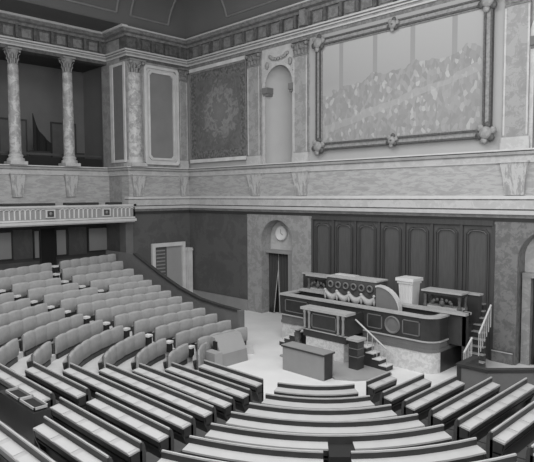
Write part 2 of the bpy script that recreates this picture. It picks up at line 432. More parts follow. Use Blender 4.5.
# engaged column on the corner pier of the left wall
t = thing('engaged_column', (-.08, -3.0, 6.5), 'engaged round marble column on the corner pier of the left wall', 'column')
b = MB(); b.box(-.3, .42, -.42, .38, 0, .16); b.lathe([(.42, .16), (.44, .24), (.38, .34), (.4, .4), (.36, .44)], seg=24); b.build('base', 'light_marble', t)
b = MB(); b.lathe([(.37, .44), (.36, .7), (.35, 2), (.33, 4.2)], seg=28); b.build('shaft', 'mottled_light', t)
b = MB(); capital(b, .32, 4.18, .6, 'x'); b.build('capital', 'plinth_stone', t)

def pilaster(name, X0, X1, label, front=True, face=.0, cap=.62, shaftm='grey_marble', dep=.1):
    """flat pilaster; front wall when front else left wall (X0, X1 are then y)"""
    cx = (X0+X1)/2; hw = abs(X1-X0)/2
    t = thing(name, (cx, -face, 6.5) if front else (face, cx, 6.5), label, 'pilaster')
    if not front: t.rotation_euler.z = math.pi/2
    b = MB(); b.box(-hw, hw, -dep-.05, .0, 0, .2); b.box(-hw*.96, hw*.96, -dep-.02, .0, .2, .36); b.build('base', 'light_marble', t)
    s_ = MB(); s_.box(-hw*.86, hw*.86, -dep, .0, .36, 4.8-cap); s_.build('shaft', shaftm, t)
    c = MB(); z = 4.8-cap
    c.box(-hw*.86, hw*.86, -dep-.02, 0, z, z+.06); c.box(-hw*.84, hw*.84, -dep-.0, 0, z+.06, 4.74); c.box(-hw, hw, -dep-.1, 0, 4.72, 4.8)
    for tier in range(2):
        n = 4-tier
        for i in range(n):
            xx = -hw*.65+1.3*hw*(i/(n-1)); zz = z+.08+tier*.2
            c.loft([[(xx-.08, -dep, zz), (xx, -dep-.03, zz), (xx+.08, -dep, zz)], [(xx-.09, -dep-.01, zz+.13), (xx, -dep-.05, zz+.14), (xx+.09, -dep-.01, zz+.13)],
                    [(xx-.04, -dep-.08, zz+.2), (xx, -dep-.1, zz+.18), (xx+.04, -dep-.08, zz+.2)]], 'x')
    for sg in (-1, 1): c.ball((sg*hw*.82, -dep-.05, 4.62), .085, 'x', seg=8)
    c.build('capital', 'frieze', t)
    # sunk marble field with its pale margin
    e = MB()
    for sg in (-1, 1): e.box(sg*hw*.86, sg*hw*.72, -dep-.015, -dep+.01, .42, 4.75-cap)
    e.build('margin', 'light_marble', t)
    return t
pilaster('pilaster', 4.33, 5.2, 'marble pilaster between the wall tapestry and the left round-headed niche')
pilaster('pilaster', 7.04, 7.89, 'marble pilaster between the left niche and the great framed picture')
pilaster('pilaster', mir(7.89), mir(7.04), 'tall marble pilaster right of the great framed picture')
pilaster('pilaster', mir(5.2), mir(4.33), 'marble pilaster beyond the right-hand niche', )
pilaster('pilaster', -.62, -.1, 'narrow marble pilaster on the left wall beside the room corner', front=False, shaftm='grey_marble')

# marble scroll brackets in the dado band below each pilaster and column
def bracket(x, y, label, rz=0, wid=.62, ztop=6.1, zbot=5.14):
    t = thing('dado_bracket', (x, y, zbot), label, 'bracket'); t.rotation_euler.z = rz
    h = ztop-zbot
    b = MB(); b.loft([[(-wid*.36, 0, 0), (wid*.36, 0, 0), (wid*.36, -.08, 0), (-wid*.36, -.08, 0)], [(-wid*.4, 0, h*.5), (wid*.4, 0, h*.5), (wid*.4, -.12, h*.5), (-wid*.4, -.12, h*.5)],
                      [(-wid*.5, 0, h), (wid*.5, 0, h), (wid*.5, -.2, h), (-wid*.5, -.2, h)]]); b.build('block', 'vein_marble', t)
    c = MB(); c.box(-wid*.54, wid*.54, -.24, 0, h, h+.05); c.build('cap_slab', 'light_marble', t)
for x, l in ((4.77, 'veined marble block bracket under the pilaster beside the wall tapestry'), (7.46, 'veined marble block bracket under the pilaster left of the great picture'),
             (mir(7.46), 'veined marble block bracket under the pilaster right of the great picture')): bracket(x, 0, l, wid=.8)
bracket(REC, -5.35, 'veined marble bracket under the gallery column nearest the corner pier', math.pi/2)
bracket(REC, -7.72, 'veined marble bracket under the second gallery column from the corner pier', math.pi/2)
bracket(0, -2.95, 'veined marble bracket under the engaged corner column', math.pi/2, .7)
bracket(0, -.4, 'narrow veined bracket under the left wall pilaster beside the room corner', math.pi/2, .4)

# niche surrounds
def niche(cx, label):
    t = thing('niche_surround', (cx, 0, 6.5), label, 'niche')
    b = MB(); arch_band(b, 0, .78, .92, 3.25, -.05, .0, 'x', zb=0); b.build('archivolt', 'light_marble', t)
    for sg in (-1, 1):
        b = MB(); b.box(sg*.92, sg*.6, -.1, .3, 2.95, 3.2); b.box(sg*.88, sg*.62, -.06, .3, 2.85, 2.95); b.build('impost_block', 'chair_back', t)
    # curved hollow with half dome
    n = MB(); rings = []
    for i in range(13):
        a = math.pi*i/12; x = -.76*math.cos(a); y = .5*math.sin(a)
        col = [(x, y-.02, 0), (x, y-.02, 1.6), (x, y-.02, 3.25)]
        for j in range(1, 6):
            q = math.pi/2*j/5.001; col.append((x*math.cos(q), y*math.cos(q)-.02, 3.25+.76*math.sin(q)))
        rings.append(col)
    n.loft(rings, 'x', closed=False, caps=False, smooth=True); n.build('hollow', 'wall_plaster', t)
    b = MB()    # garland in the spandrels
    for k in range(9):
        a = math.pi*(k/8); b.ball((-.42*math.cos(a), -.06, 4.42-.12*math.sin(a)), .075, 'x', (1, .6, 1), 8)
    for sg in (-1, 1):
        b.ball((sg*.66, -.05, 4.1), .1, 'x', (1, .5, 1.6), 8); b.ball((sg*.5, -.05, 4.45), .08, 'x', (1, .5, 1), 8)
    b.build('garland_relief', 'gilt_light', t)
niche(6.2, 'tall round-headed plaster niche with dark imposts left of the great picture')
niche(mir(6.2), 'tall round-headed plaster niche at the right edge, beyond the pilaster')

# mural tapestry left
t = thing('tapestry', (2.25, 0, 6.8), 'dim woven wall picture with a pale oval motif beside the room corner', 'tapestry')
b = MB(); b.box(-1.95, 1.95, -.03, .0, .12, 4.2); b.build('woven_field', 'tapestry_picture', t)
b = MB(); b.box(-2.02, 2.02, -.09, 0, 4.3, 4.46); b.build('border_strip', 'white_paint', t)
b = MB(); b.box(-2.02, 2.02, -.1, 0, -.06, .1); b.build('border_strip', 'white_paint', t)
b = MB(); b.box(-2.02, -1.95, -.06, 0, .1, 4.2); b.box(1.95, 2.02, -.06, 0, .1, 4.2); b.box(-2.02, 2.02, -.06, 0, 4.2, 4.3); b.build('side_border', 'frieze', t)

# great painting
PX0, PX1, PZ0, PZ1 = 8.3, 15.22, 6.9, 11.12
t = thing('painting', ((PX0+PX1)/2, -.02, PZ0), 'huge pale framed painting of a crowded assembly in a carved frame', 'painting')
hw = (PX1-PX0)/2; H = PZ1-PZ0; fw_ = .3
b = MB(); b.box(-hw+.2, hw-.2, -.05, .0, .2, H-.2); b.build('canvas', 'crowd_picture', t)
fr = MB()
def frame_ring(mb, o0, o1, y0, y1, m):
    A = [(-hw+o0, o0), (hw-o0, o0), (hw-o0, H-o0), (-hw+o0, H-o0)]; B = [(-hw+o1, o1), (hw-o1, o1), (hw-o1, H-o1), (-hw+o1, H-o1)]
    for j in range(4):
        k = (j+1) % 4; mb.prism([A[j], A[k], B[k], B[j]], 'y', y0, y1, m)
frame_ring(fr, 0, .06, -.14, 0, 'x'); frame_ring(fr, .06, .2, -.1, 0, 'gilt_light'); frame_ring(fr, .2, .26, -.16, 0, 'x'); frame_ring(fr, .26, .3, -.1, 0, 'gilt_light')
fr.build('frame', 'gilt', t)
def ornament(x, z, s_):
    o = MB()
    o.ball((0, -.17, 0), .16*s_, 'gilt_light', (1.1, .5, 1.1)); o.ball((0, -.2, 0), .08*s_, 'x', (1, .6, 1))
    for i in range(6):
        a = 2*math.pi*i/6+.3; o.ball((.2*s_*math.cos(a), -.15, .2*s_*math.sin(a)), .1*s_, 'x' if i % 2 else 'gilt_light', (1, .5, 1), 8)
    r = o.build('corner_ornament' if s_ > 1 else 'edge_ornament', 'gilt', t); r.location = (x, 0, z)
for sx in (-1, 1):
    for z in (.14, H-.14): ornament(sx*(hw-.14), z, 1.15)
for z in (.14, H-.14): ornament(0, z, .85)

# left wall blind window
t = thing('blind_window', (0, -1.6, 6.62), 'tall blind window with pale chamfered moulded frame on the left wall', 'blind window'); t.rotation_euler.z = math.pi/2
b = MB()
def chamf(o, y0, y1, m, w_=.12, c=.14):
    hw2, hh = .97-o, 4.55
    A = [(-hw2+c, o), (hw2-c, o), (hw2, o+c), (hw2, hh-o-c), (hw2-c, hh-o), (-hw2+c, hh-o), (-hw2, hh-o-c), (-hw2, o+c)]
    B = [(x*(hw2-w_)/hw2, o+w_+(z-o)*(hh-2*o-2*w_)/(hh-2*o)) for x, z in A]
    for j in range(8): k = (j+1) % 8; b.prism([A[j], A[k], B[k], B[j]], 'y', y0, y1, m)
chamf(0, -.12, 0, 'white_paint', .12, .1); chamf(.12, -.05, 0, 'pale_moulding', .1); chamf(.22, -.1, 0, 'white_paint', .1)
b.build('frame', None, t)
mk('dim_pane', 128, .5, None, .15, 1.2)
b = MB(); b.box(-.68, .68, -.03, 0, .3, 4.28); b.build('panel', 'dim_pane', t)

# return wall panel facing down the hall at the recess
t = thing('framed_wall_panel', (-1.0, -3.4, 6.6), 'narrow framed panel on the return wall beside the gallery opening', 'wall panel')
b = MB(); b.box(-.4, -.16, -.06, 0, .1, 4.6); b.box(.72, .86, -.06, 0, .1, 4.6); b.box(-.16, .72, -.05, 0, 4.48, 4.6); b.box(-.16, .72, -.05, 0, .1, .22); b.build('frame', 'white_paint', t)
b = MB(); b.box(-.16, .72, -.02, 0, .22, 4.48); b.build('panel', 'chair_back', t)

# gallery behind the columns
for i, (y, l) in enumerate(((-4.1, 'gallery panel door leaf behind the column nearest the corner'), (-6.6, 'pale panelled door leaf in the gallery between the two columns'))):
    t = thing('gallery_door', (REC-3.2, y, 6.46), l, 'door'); t.rotation_euler.z = math.pi/2
    b = MB(); b.box(-.6, .6, -.06, 0, 0, 2.3); b.build('leaf', 'door_leaf', t)
    b = MB(); b.box(-.66, .66, -.09, 0, 2.3, 2.38); b.box(-.66, -.6, -.08, 0, 0, 2.3); b.box(.6, .66, -.08, 0, 0, 2.3); b.build('frame', 'recess_dark', t)
t = thing('gallery_railing', (REC-.5, -8, 6.46), 'dark low rail running between the gallery columns', 'railing')
b = MB(); b.box(-.05, .05, -8, 4.5, .52, .62); b.build('handrail', 'iron', t)
b = MB()
b.box(-.03, .03, -8, 4.5, .0, .46); b.build('lower_rail', 'black_void', t)
for i, y in enumerate((-4.35, -6.05, -8.9)):
    b = MB(); b.box(-.22, .22, -.42, .42, 0, .1, 'iron'); b.box(-.22, .22, -.42, .42, .1, .16, 'rail_cloth')
    t = thing('gallery_bench', (REC-1.3, y, 6.46), 'dark gallery bench back ' + ('beside the corner column', 'between the two columns', 'left of the second column')[i], 'bench')
    b = MB(); b.box(-.2, .2, -.5, .5, .42, .5); b.build('seat', 'rail_cloth', t)
    b = MB(); b.box(-.24, -.18, -.5, .5, .42, .78); b.build('backrest', 'rail_cloth', t)
    for sy in (-.44, .44):
        b = MB(); b.box(-.2, .18, sy-.03, sy+.03, 0, .42); b.build('leg', 'iron', t)
# hanging dark drape seen in the opening
t = MB(); rings = []
for i in range(9):
    u = i/8; yy = -6.15+.85*u
    rings.append([(REC-1.9+.05*math.sin(u*14), yy, 6.46), (REC-1.9+.05*math.sin(u*14), yy, 9.0-1.35*u**.5), (REC-1.96+.05*math.sin(u*14), yy, 9.0-1.35*u**.5), (REC-1.96+.05*math.sin(u*14), yy, 6.46)])
t.loft(rings, 'x'); tag(t.build('folding_screen', 'black_void'), 'dark slanting screen standing in the gallery left of the nearest column', 'screen')

# balcony ------------------------------------------------
t = thing('balcony', (0, -10.4, 4.0), 'long pale balcony with arcaded parapet below the gallery columns', 'balcony')
y0, y1 = -7.1, 6.9
b = MB(); b.box(REC, .6, y0, y1, .0, .16); b.box(.5, .68, y0, y1+.04, .05, .16); b.box(REC, .6, y1-.06, y1+.04, .05, .16); b.build('floor_slab', 'pale_moulding', t)
b = MB(); b.box(.5, .6, y0, y1, .16, .8); b.box(-.1, .6, y1-.08, y1, .16, .8); b.build('parapet', 'plinth_stone', t)
b = MB(); b.box(.46, .68, y0, y1+.04, .72, .8); b.box(-.1, .68, y1-.1, y1+.04, .72, .8); b.build('coping', 'pale_moulding', t)
b = MB()
yy = y0+.1; rosy = (3.55, .0-.0)
ros = [5.48, 3.02, .56, -1.9]
while yy < y1-.1:
    if all(abs(yy+.06-r_) > .3 for r_ in ros):
        b.box(.6, .63, yy, yy+.05, .26, .62)
        arch = []
        for i in range(5):
            a = math.pi*i/4; arch.append((.62, yy+.14-.09*math.cos(a)+.0, .6+.05*math.sin(a)))
        b.tube(arch, .018, 'x', 5)
    yy += .2
b.box(.6, .635, y0, y1, .18, .24); b.box(.6, .635, y0, y1, .67, .72)
b.build('arcade_relief', 'white_paint', t)
for r_ in ros:
    b = MB(); b.box(.6, .66, -.2, .2, .3, .64, 'pale_moulding'); b.box(.64, .68, -.13, .13, .35, .59, 'iron'); b.ball((.68, 0, .47), .07, 'frieze', (.4, 1, 1), 8)
    o = b.build('rosette_block', None, t); o.location = (0, r_, 0)
for i, (a, c) in enumerate(((-4.85, -4.2), (-6.75, -5.3), (-9.3, -7.2))):
    b = MB(); pr = [(.42, 4.8), (.7, 4.8), (.72, 4.86), (.68, 4.9), (.46, 4.9), (.42, 4.86)]
    b.prism(pr, 'y', a, c); tag(b.build('rail_cushion', 'rail_cloth'), 'dark cushion on the balcony rail, ' + ('shortest, at the corner end', 'between the two gallery columns', 'long one at the left edge')[i], 'cushion')

# wall under the balcony ---------------------------------
def under(name, y0, y1, z0, z1, m, label, cat, frame=True):
    t = thing(name, (REC, (y0+y1)/2, z0), label, cat); t.rotation_euler.z = math.pi/2
    h = abs(y1-y0)/2; H_ = z1-z0
    b = MB(); b.box(-h, h, -.04, 0, 0, H_); b.build('panel', m, t)
    if frame:
        b = MB(); b.box(-h-.05, -h, -.08, 0, -.05, H_+.05); b.box(h, h+.05, -.08, 0, -.05, H_+.05); b.box(-h, h, -.08, 0, H_, H_+.05); b.box(-h, h, -.08, 0, -.05, 0); b.build('frame', 'dark_wood', t)
    return t
under('glazed_panel', -4.55, -3.5, 2.62, 3.66, 'glass_pale', 'pale wide glazed panel under the balcony nearest the corner', 'panel')
under('glazed_panel', -6.1, -5.65, 2.55, 3.66, 'glass_pale', 'pale glazed strip right of the dark doorway under the balcony', 'panel')
under('glazed_panel', -7.08, -6.88, 2.5, 3.66, 'glass_pale', 'very narrow pale glazed strip left of the dark doorway', 'panel')
under('glazed_panel', -9.3, -8.05, 2.55, 3.66, 'glass_pale', 'pale glazed panel under the balcony at the left edge of view', 'panel')
under('marble_panel', -7.98, -7.15, 2.5, 3.75, 'dark_stone', 'dark marble panel under the balcony left of the doorway', 'panel', False)
under('marble_panel', -5.52, -4.66, 2.5, 3.75, 'dark_stone', 'dark marble panel under the balcony right of the doorway', 'panel', False)
o = under('door_1', -6.8, -6.16, 1.7, 3.75, 'black_void', None, None); tag(o, kind='structure')
b = MB(); b.box(-1.74, -.02, -3.62, -3.4, 1.7, 4.05, 'dark_stone'); b.box(-.42, .1, -3.68, -3.3, 1.2, 4.05, 'partition_wood'); struct(b, 'trim_9')

# doorway in the left wall -------------------------------
t = thing('door_surround', (0, -1.33, 0), 'white painted doorway surround with dark grille in the left wall', 'doorway'); t.rotation_euler.z = math.pi/2
b = MB(); b.box(-.96, -.78, -.12, 0, .0, 2.72); b.box(.78, .96, -.12, 0, .0, 2.72); b.box(-.96, .96, -.12, 0, 2.72, 2.9); b.build('frame', 'white_paint', t)
b = MB(); b.box(-.1, .78, -.03, 0, 0, 2.72); b.build('side_wall', 'glass_pale', t)
b = MB(); b.box(-.78, -.1, -.03, 0, 0, 2.72, 'dark_stone')
for k in range(14): b.box(-.7, -.2, -.05, -.02, .3+k*.17, .36+k*.17, 'plinth_stone')
b.build('grille', None, t)
b = MB(); b.box(.98, 1.22, -.34, 0, 0, 2.6); b.box(.95, 1.25, -.36, 0, 2.45, 2.55); b.build('jamb_post', 'white_paint', t)

# doorways of the front wall -----------------------------
def front_door(cx, side, hw2, label, curtain=True):
    t = thing('door_surround', (cx, .62, 0), label, 'doorway')
    b = MB(); b.box(-hw2-.25, -hw2, -.4, 0, 0, 2.75); b.box(hw2, hw2+.25, -.4, 0, 0, 2.75); b.box(-hw2-.25, hw2+.25, -.42, 0, 2.66, 2.8); b.build('frame', 'plinth_stone' if side > 0 else 'pier_marble', t)
    b = MB(); b.box(-hw2, hw2, -.06, -.01, 0, 2.66); b.build('opening', 'black_void', t)
    b = MB(); b.box(-hw2-.3, hw2+.3, -.1, 0, 2.8, 4.12); b.build('tympanum', 'light_marble', t)
    return t
front_door(5.8, 1, .68, 'arched marble doorway with clock and curtains, left of the tribune')
front_door(mir(6.4), -1, .62, 'arched doorway at the right edge of the front wall')
def curtain(cx, sg, label, w0=.66):
    t = thing('curtain', (cx, .4, 0), label, 'curtain', 'doorway curtains')
    b = MB(); rings = []
    N = 28
    for i in range(N+1):
        u = i/N; col = []
        for j in range(9):
            z = 2.64*(1-j/8); open_ = .75 if z < 1.9 else 1.0
            wdt = w0*(1-.42*max(0, (1.9-z)/1.9)**.8) if sg < 0 else w0*(1-.12*max(0, (1.9-z)/1.9))
            x = sg*(w0-u*wdt); col.append((x, .05*math.sin(u*24)+.0, z))
        rings.append(col)
    full = []
    for r_ in rings: full.append(r_+[(p[0], p[1]+.02, p[2]) for p in reversed(r_)])
    b.loft(full, 'x', smooth=True); b.build('cloth', 'curtain', t)
    b = MB(); last = rings[-1]; b.tube([(p[0], p[1]-.01, p[2]) for p in last], .022, 'x', 6); b.build('edge_braid', 'curtain_edge', t)
curtain(5.8, -1, 'left dark curtain with pale braid in the arched doorway, drawn aside')
curtain(5.8, 1, 'right dark curtain with pale braid in the arched doorway')
curtain(mir(6.4), -1, 'dark curtain in the doorway at the right edge')
t = thing('wall_clock', (5.86, .45, 3.52), 'round white-faced clock above the curtained doorway', 'clock')
b = MB(); rings = [[(r_*math.cos(2*math.pi*i/32), y, r_*math.sin(2*math.pi*i/32)) for i in range(32)] for r_, y in ((.33, .07), (.33, -.02), (.3, -.05), (.28, -.02), (.28, .07))]
b.loft(rings, 'x', smooth=False); b.build('rim', 'white_paint', t)
b = MB(); b.loft([[(.28*math.cos(2*math.pi*i/32), y, .28*math.sin(2*math.pi*i/32)) for i in range(32)] for y in (.06, -.03)]); b.build('dial', 'clock_face', t)
b = MB(); b.prism([(-.006, 0), (.006, 0), (.004, .18), (-.004, .18)], 'y', -.045, -.035); b.build('hand', 'iron', t)
b = MB(); b.prism([(0, -.01), (0, .01), (.14, -.06), (.13, -.08)], 'y', -.045, -.035); b.build('hand', 'iron', t)

# ================================================================ SEATING
Y = [-7.75, -8.78, -9.68, -10.5, -11.33, -12.1, -12.87, -13.6, -14.3, -15.05, -15.8, -16.5, -17.2, -17.9]
R_ = [14.93, 15.87, 16.7, 17.52, 18.26, 19.03, 19.8, 20.5, 21.2, 21.9]
A1 = [-6.34, -7.08, -7.55, -7.95, -8.4, -8.85, -9.3, -9.75, -10.2, -10.6]
A2 = [13.3, 13.93, 14.37, 14.75, 15.18, 15.6, 15.98, 16.35, 16.7, 17.05]
A3 = [10.55, 10.5, 10.4, 10.25, 10.1, 9.9, 9.7, 9.5, 9.3, 9.1, 8.9, 8.7, 8.5, 8.3]
B4 = [(9.1, -6.05), (9.43, -7.14), (8.96, -7.59), (8.38, -7.93), (7.75, -8.28), (7.22, -8.65), (6.66, -8.99), (6.15, -9.33), (5.8, -9.7), (5.35, -10.03), (4.85, -10.32), (4.4, -10.62), (3.9, -10.95), (3.4, -11.3)]
L5 = [(9.5, -4.7), (9.3, -4.82), (8.63, -4.94), (8.05, -5.05), (7.58, -5.18), (7.06, -5.3), (6.56, -5.4), (6.02, -5.48), (5.5, -5.56), (5.05, -5.64), (4.6, -5.72), (3.8, -5.62), (2.4, -5.25), (.97, -4.75)]
def lerp(a, b, t): return a+(b-a)*t
def tab(T_, k):
    """table lookup with linear interpolation and extrapolation"""
    n = len(T_); i = max(0, min(n-2, int(math.floor(k)))); f_ = k-i
    a, b = T_[i], T_[i+1]
    return Vector((lerp(a[0], b[0], f_), lerp(a[1], b[1], f_))) if isinstance(a, tuple) else lerp(a, b, f_)
def bez(a, b, corner, w_, t):
    c = (a+b)/2; c = c+(corner-c)*w_
    return a*(1-t)**2+c*2*t*(1-t)+b*t*t
YR = -5.15
def path(k, u):
    y = tab(Y, k)
    if u <= 1:
        x = tab(R_, k); return Vector((x, lerp(YR, tab(A1, k), u)))
    if u <= 2:
        a = Vector((tab(R_, k), tab(A1, k))); b = Vector((tab(A2, k), y)); return bez(a, b, Vector((a.x, b.y)), .5, u-1)
    if u <= 3: return Vector((lerp(tab(A2, k), tab(A3, k), u-2), y))
    a = Vector((tab(A3, k), y)); b = tab(B4, k)
    if u <= 4: return bez(a, b, Vector((b.x, a.y)), .38, u-3)
    c = tab(L5, k); return bez(b, c, Vector((lerp(b.x, c.x, .5)-.25, lerp(b.y, c.y, .5))), 1, u-4)
def zr(k): return .73+.15*k
def fl(k): return .15*(k-1)

# tiered floor
Tf = MB()
def tier(k, us, mt, lift=0):
    rings = []
    for u in us:
        p = path(k-1, u); q = path(k, u)
        rings.append([(p.x, p.y, -.05), (p.x, p.y, fl(k)+lift), (q.x, q.y, fl(k)+lift), (q.x, q.y, -.05)])
    Tf.loft(rings, mt)
for k in range(2, 10): tier(k, [3*i/60 for i in range(61)], 'carpet')
for k in range(1, 15): tier(k, [3.06+1.94*i/40 for i in range(41)], 'carpet', .3)
struct(Tf, 'floor_tiers')

def arclen(k, u0, u1, n=24):
    pts = [path(k, lerp(u0, u1, i/n)) for i in range(n+1)]; L = [0]
    for i in range(n): L.append(L[-1]+(pts[i+1]-pts[i]).length)
    return pts, L
def station(k, u0, u1, d):
    """point at arc distance d along ring k between u0 and u1: pos, outward normal, depth scale"""
    key = (k, u0, u1)
    if key not in cache: cache[key] = arclen(k, u0, u1)
    pts, L = cache[key]
    n = len(pts)-1; i = 0
    while i < n-1 and L[i+1] < d: i += 1
    f_ = (d-L[i])/max(1e-6, L[i+1]-L[i]); p = pts[i]+(pts[i+1]-pts[i])*f_
    # smooth tangent
    a = pts[max(0, i-1)]; b = pts[min(n, i+2)]; tg = (b-a).normalized()
    nn = Vector((-tg.y, tg.x))
    u = lerp(u0, u1, (i+f_)/n); o = path(k+1, u)-path(k, u)
    if nn.dot(o) < 0: nn = -nn
    return p, nn, max(.45, min(1.0, nn.dot(o)/.8))
cache = {}
ORD = ['front', 'second', 'third', 'fourth', 'fifth', 'sixth', 'seventh', 'eighth', 'ninth', 'tenth', 'eleventh', 'twelfth', 'thirteenth']
PLACE = .49
def bench(k, u0, u1, trim0, trim1, side, label, name='desk_bench', desk_gap=None, end_shelf=False):
    Lt = arclen(k, u0, u1)[1][-1]
    d0, d1 = trim0, Lt-trim1
    if d1-d0 < .5: return
    lift = .3 if side in ('corner', 'left') else 0
    zt = zr(k); zf = fl(k)+lift if k > 0 else 0; zo = fl(k+1)+lift
    c0 = station(k, u0, u1, (d0+d1)/2)[0]
    t = thing(name, (c0.x, c0.y, zo), label, 'bench', None)
    ox, oy, oz = c0.x, c0.y, zo
    nseg = max(2, int((d1-d0)/.3))
    straight = side in ('right', 'rear')
    if straight: nseg = 1 if side == 'right' else 3
    ds = [lerp(d0, d1, i/nseg) for i in range(nseg+1)]
    def strip(mb, prof, dd=ds, m='x'):
        rings = []
        for d in dd:
            p, n_, s_ = station(k, u0, u1, d)
            rings.append([(p.x+n_.x*o*s_-ox, p.y+n_.y*o*s_-oy, z-oz) for o, z in prof])
        mb.loft(rings, m)
    b = MB(); strip(b, [(0, max(zf, 0)+.0), (.045, max(zf, 0)), (.045, zt-.02), (0, zt-.02)]); b.build('backboard', 'partition_wood' if side in ('corner', 'left') else 'dark_wood', t)
    b = MB(); strip(b, [(.008, zt-.022), (.042, zt-.022), (.04, zt+.004), (.01, zt+.004)]); b.build('top_rail', 'rail_brown' if side in ('corner', 'left') else 'rim_wood', t)
    pad = side in ('corner', 'left')
    dw = .15 if pad else .235
    desk = [(.046, zt-.105), (dw, zt-.135), (dw, zt-.165), (.046, zt-.135)]
    dm = 'board_grey' if pad else 'desk_leather'
    if desk_gap:
        g0, g1 = desk_gap
        for a, c in ((d0, g0), (g1, d1)):
            if c-a > .3:
                b = MB(); strip(b, desk, [lerp(a, c, i/8) for i in range(9)]); dt = b.build('desk_top', dm, t)
        b = MB(); strip(b, [(.05, zo), (.5, zo), (.5, zt-.14), (.05, zt-.14)], [lerp(g0, g1, i/3) for i in range(4)]); b.build('hatch_box', 'black_void', t)
    else:
        b = MB(); strip(b, desk); dt = b.build('desk_top', dm, t)
    if not pad:
        b = MB(); strip(b, [(dw-.02, zt-.166), (dw-.005, zt-.166), (dw-.02, zt-.26), (dw-.035, zt-.26)]); b.build('desk_apron', 'dark_wood', t)
    b = MB(); strip(b, [(.046, zt-.34), (dw-.05, zt-.34), (dw-.05, zt-.32), (.046, zt-.32)]); b.build('shelf', 'desk_shadow_wood', t)
    for e, d in enumerate((d0, d1-.045)):
        b = MB()
        pr = [(-.0, zo+.001 if k else 0), (dw-.05, zo+.001), (dw-.1, zo+.25), (dw-.08, zt-.42), (dw-.02, zt-.3), (dw, zt-.166), (.0, zt-.138)]
        strip(b, pr, [d, d+.045]); b.build('end_panel', 'dark_wood', t)
    if pad and end_shelf:
        b = MB(); strip(b, [(-.2, zt-.16), (.02, zt-.16), (.02, zt-.1), (-.2, zt-.1)], [d1, d1+.1, d1+.2]); b.build('end_shelf', 'white_paint', t)
        b = MB(); strip(b, [(-.18, zt-.42), (.0, zt-.42), (.0, zt-.16), (-.18, zt-.16)], [d1+.02, d1+.18]); b.build('end_shadow_block', 'black_void', t)  # solid black block stands in for the shaded gap at the row end
    # writing places
    n = max(1, int((d1-d0)/PLACE)); pit = (d1-d0)/n
    for i in range(n):
        a = d0+pit*i; c = a+pit
        if pad or side == 'centre' or (desk_gap and a < desk_gap[1] and c > desk_gap[0]): pass
        else:
            b = MB(); q = [(.07, zt-.107), (.23, zt-.13), (.23, zt-.126), (.07, zt-.103)]
            strip(b, q, [lerp(a+.06, c-.06, j/2) for j in range(3)]); b.build('writing_pad', 'blotter', dt)
    if k >= 1 or side == 'corner':
        sm = 'seat_fabric' if pad else 'seat_dark'
        for i in range(n):
            a = d0+pit*i+.002; c = d0+pit*(i+1)-.002
            rings = []
            for j in range(5):
                v = j/4; p, n_, s_ = station(k, u0, u1, lerp(a, c, v)); e = math.sin(math.pi*v)
                bul = .05+.028*e**.6; top = zt+(.0+.028*e**.5 if pad else -.04); low = zf+(.13 if pad else .40)
                pr = [(-.002, low), (-.002, top), (-.002-bul*.6, top+.004), (-.002-bul, top-.05), (-.002-bul-.015, (top+low)/2), (-.002-bul, low+.03)]
                rings.append([(p.x+n_.x*o-ox, p.y+n_.y*o-oy, z-oz) for o, z in pr])
            b = MB(); b.loft(rings, 'x', smooth=True); b.build('seat_back', sm, t)
        for i in range(0 if pad else n):
            a = d0+pit*i+.02; c = d0+pit*(i+1)-.02; rings = []
            dep = .36
            for j in range(3):
                p, n_, s_ = station(k, u0, u1, lerp(a, c, j/2)); s2 = min(1, s_+.1)
                pr = [(-.09, zf+.33), (-.09, zf+.41), (-.2*s2, zf+.43), (-(dep+.06)*s2, zf+.42), (-(dep+.08)*s2, zf+.38), (-(dep+.04)*s2, zf+.33)] if not pad else [(-.02, zf+.12), (-.02, zf+.3), (-.06, zf+.34), (-.1, zf+.32), (-.1, zf+.14), (-.06, zf+.12)]
                rings.append([(p.x+n_.x*o-ox, p.y+n_.y*o-oy, z-oz) for o, z in pr])
            b = MB(); b.loft(rings, 'x', smooth=False); b.build('seat', sm, t)
        hk = .12 if pad else .33; b = MB(); strip(b, [(-.03, zf+.001), (-.06, zf+.001), (-.06, zf+hk), (-.03, zf+hk)], [lerp(d0+.06, d1-.06, i/max(1, nseg)) for i in range(nseg+1)]); b.build('seat_plinth', 'dark_wood', t)
    return t

def rowlab(k, last, where):
    return 'curved desk bench, %s row from the speaking floor, %s' % (ORD[k], where)
# right block
for k in range(0, 8):
    bench(k, 0, 1, 0.0, .2, 'right', 'straight dark desk bench, %s row from the floor, right-hand block below the stairs' % ORD[k])
# centre-right block between the two right aisles
for k in range(0, 8):
    Lt = arclen(k, 1, 2)[1][-1]
    if k == 4:
        bench(k, 1, 2, .2, .2, 'centre', 'gently curved desk bench, fifth row, its desk top broken by a dark hatch', desk_gap=(Lt*.46-.2, Lt*.46+.2))
    elif k >= 5:
        m_ = (.5 if k == 5 else .5)
        bench(k, 1, 1+m_, .2, .2, 'centre', 'curved desk bench, %s row out, right of the dark centre gap' % ORD[k])
        bench(k, 1+m_, 2, .2, .2, 'centre', 'curved desk bench, %s row out, left of the dark centre gap' % ORD[k])
    else:
        bench(k, 1, 2, .2, .2, 'centre', 'gently curved desk bench, %s row out, central block facing the table' % ORD[k])
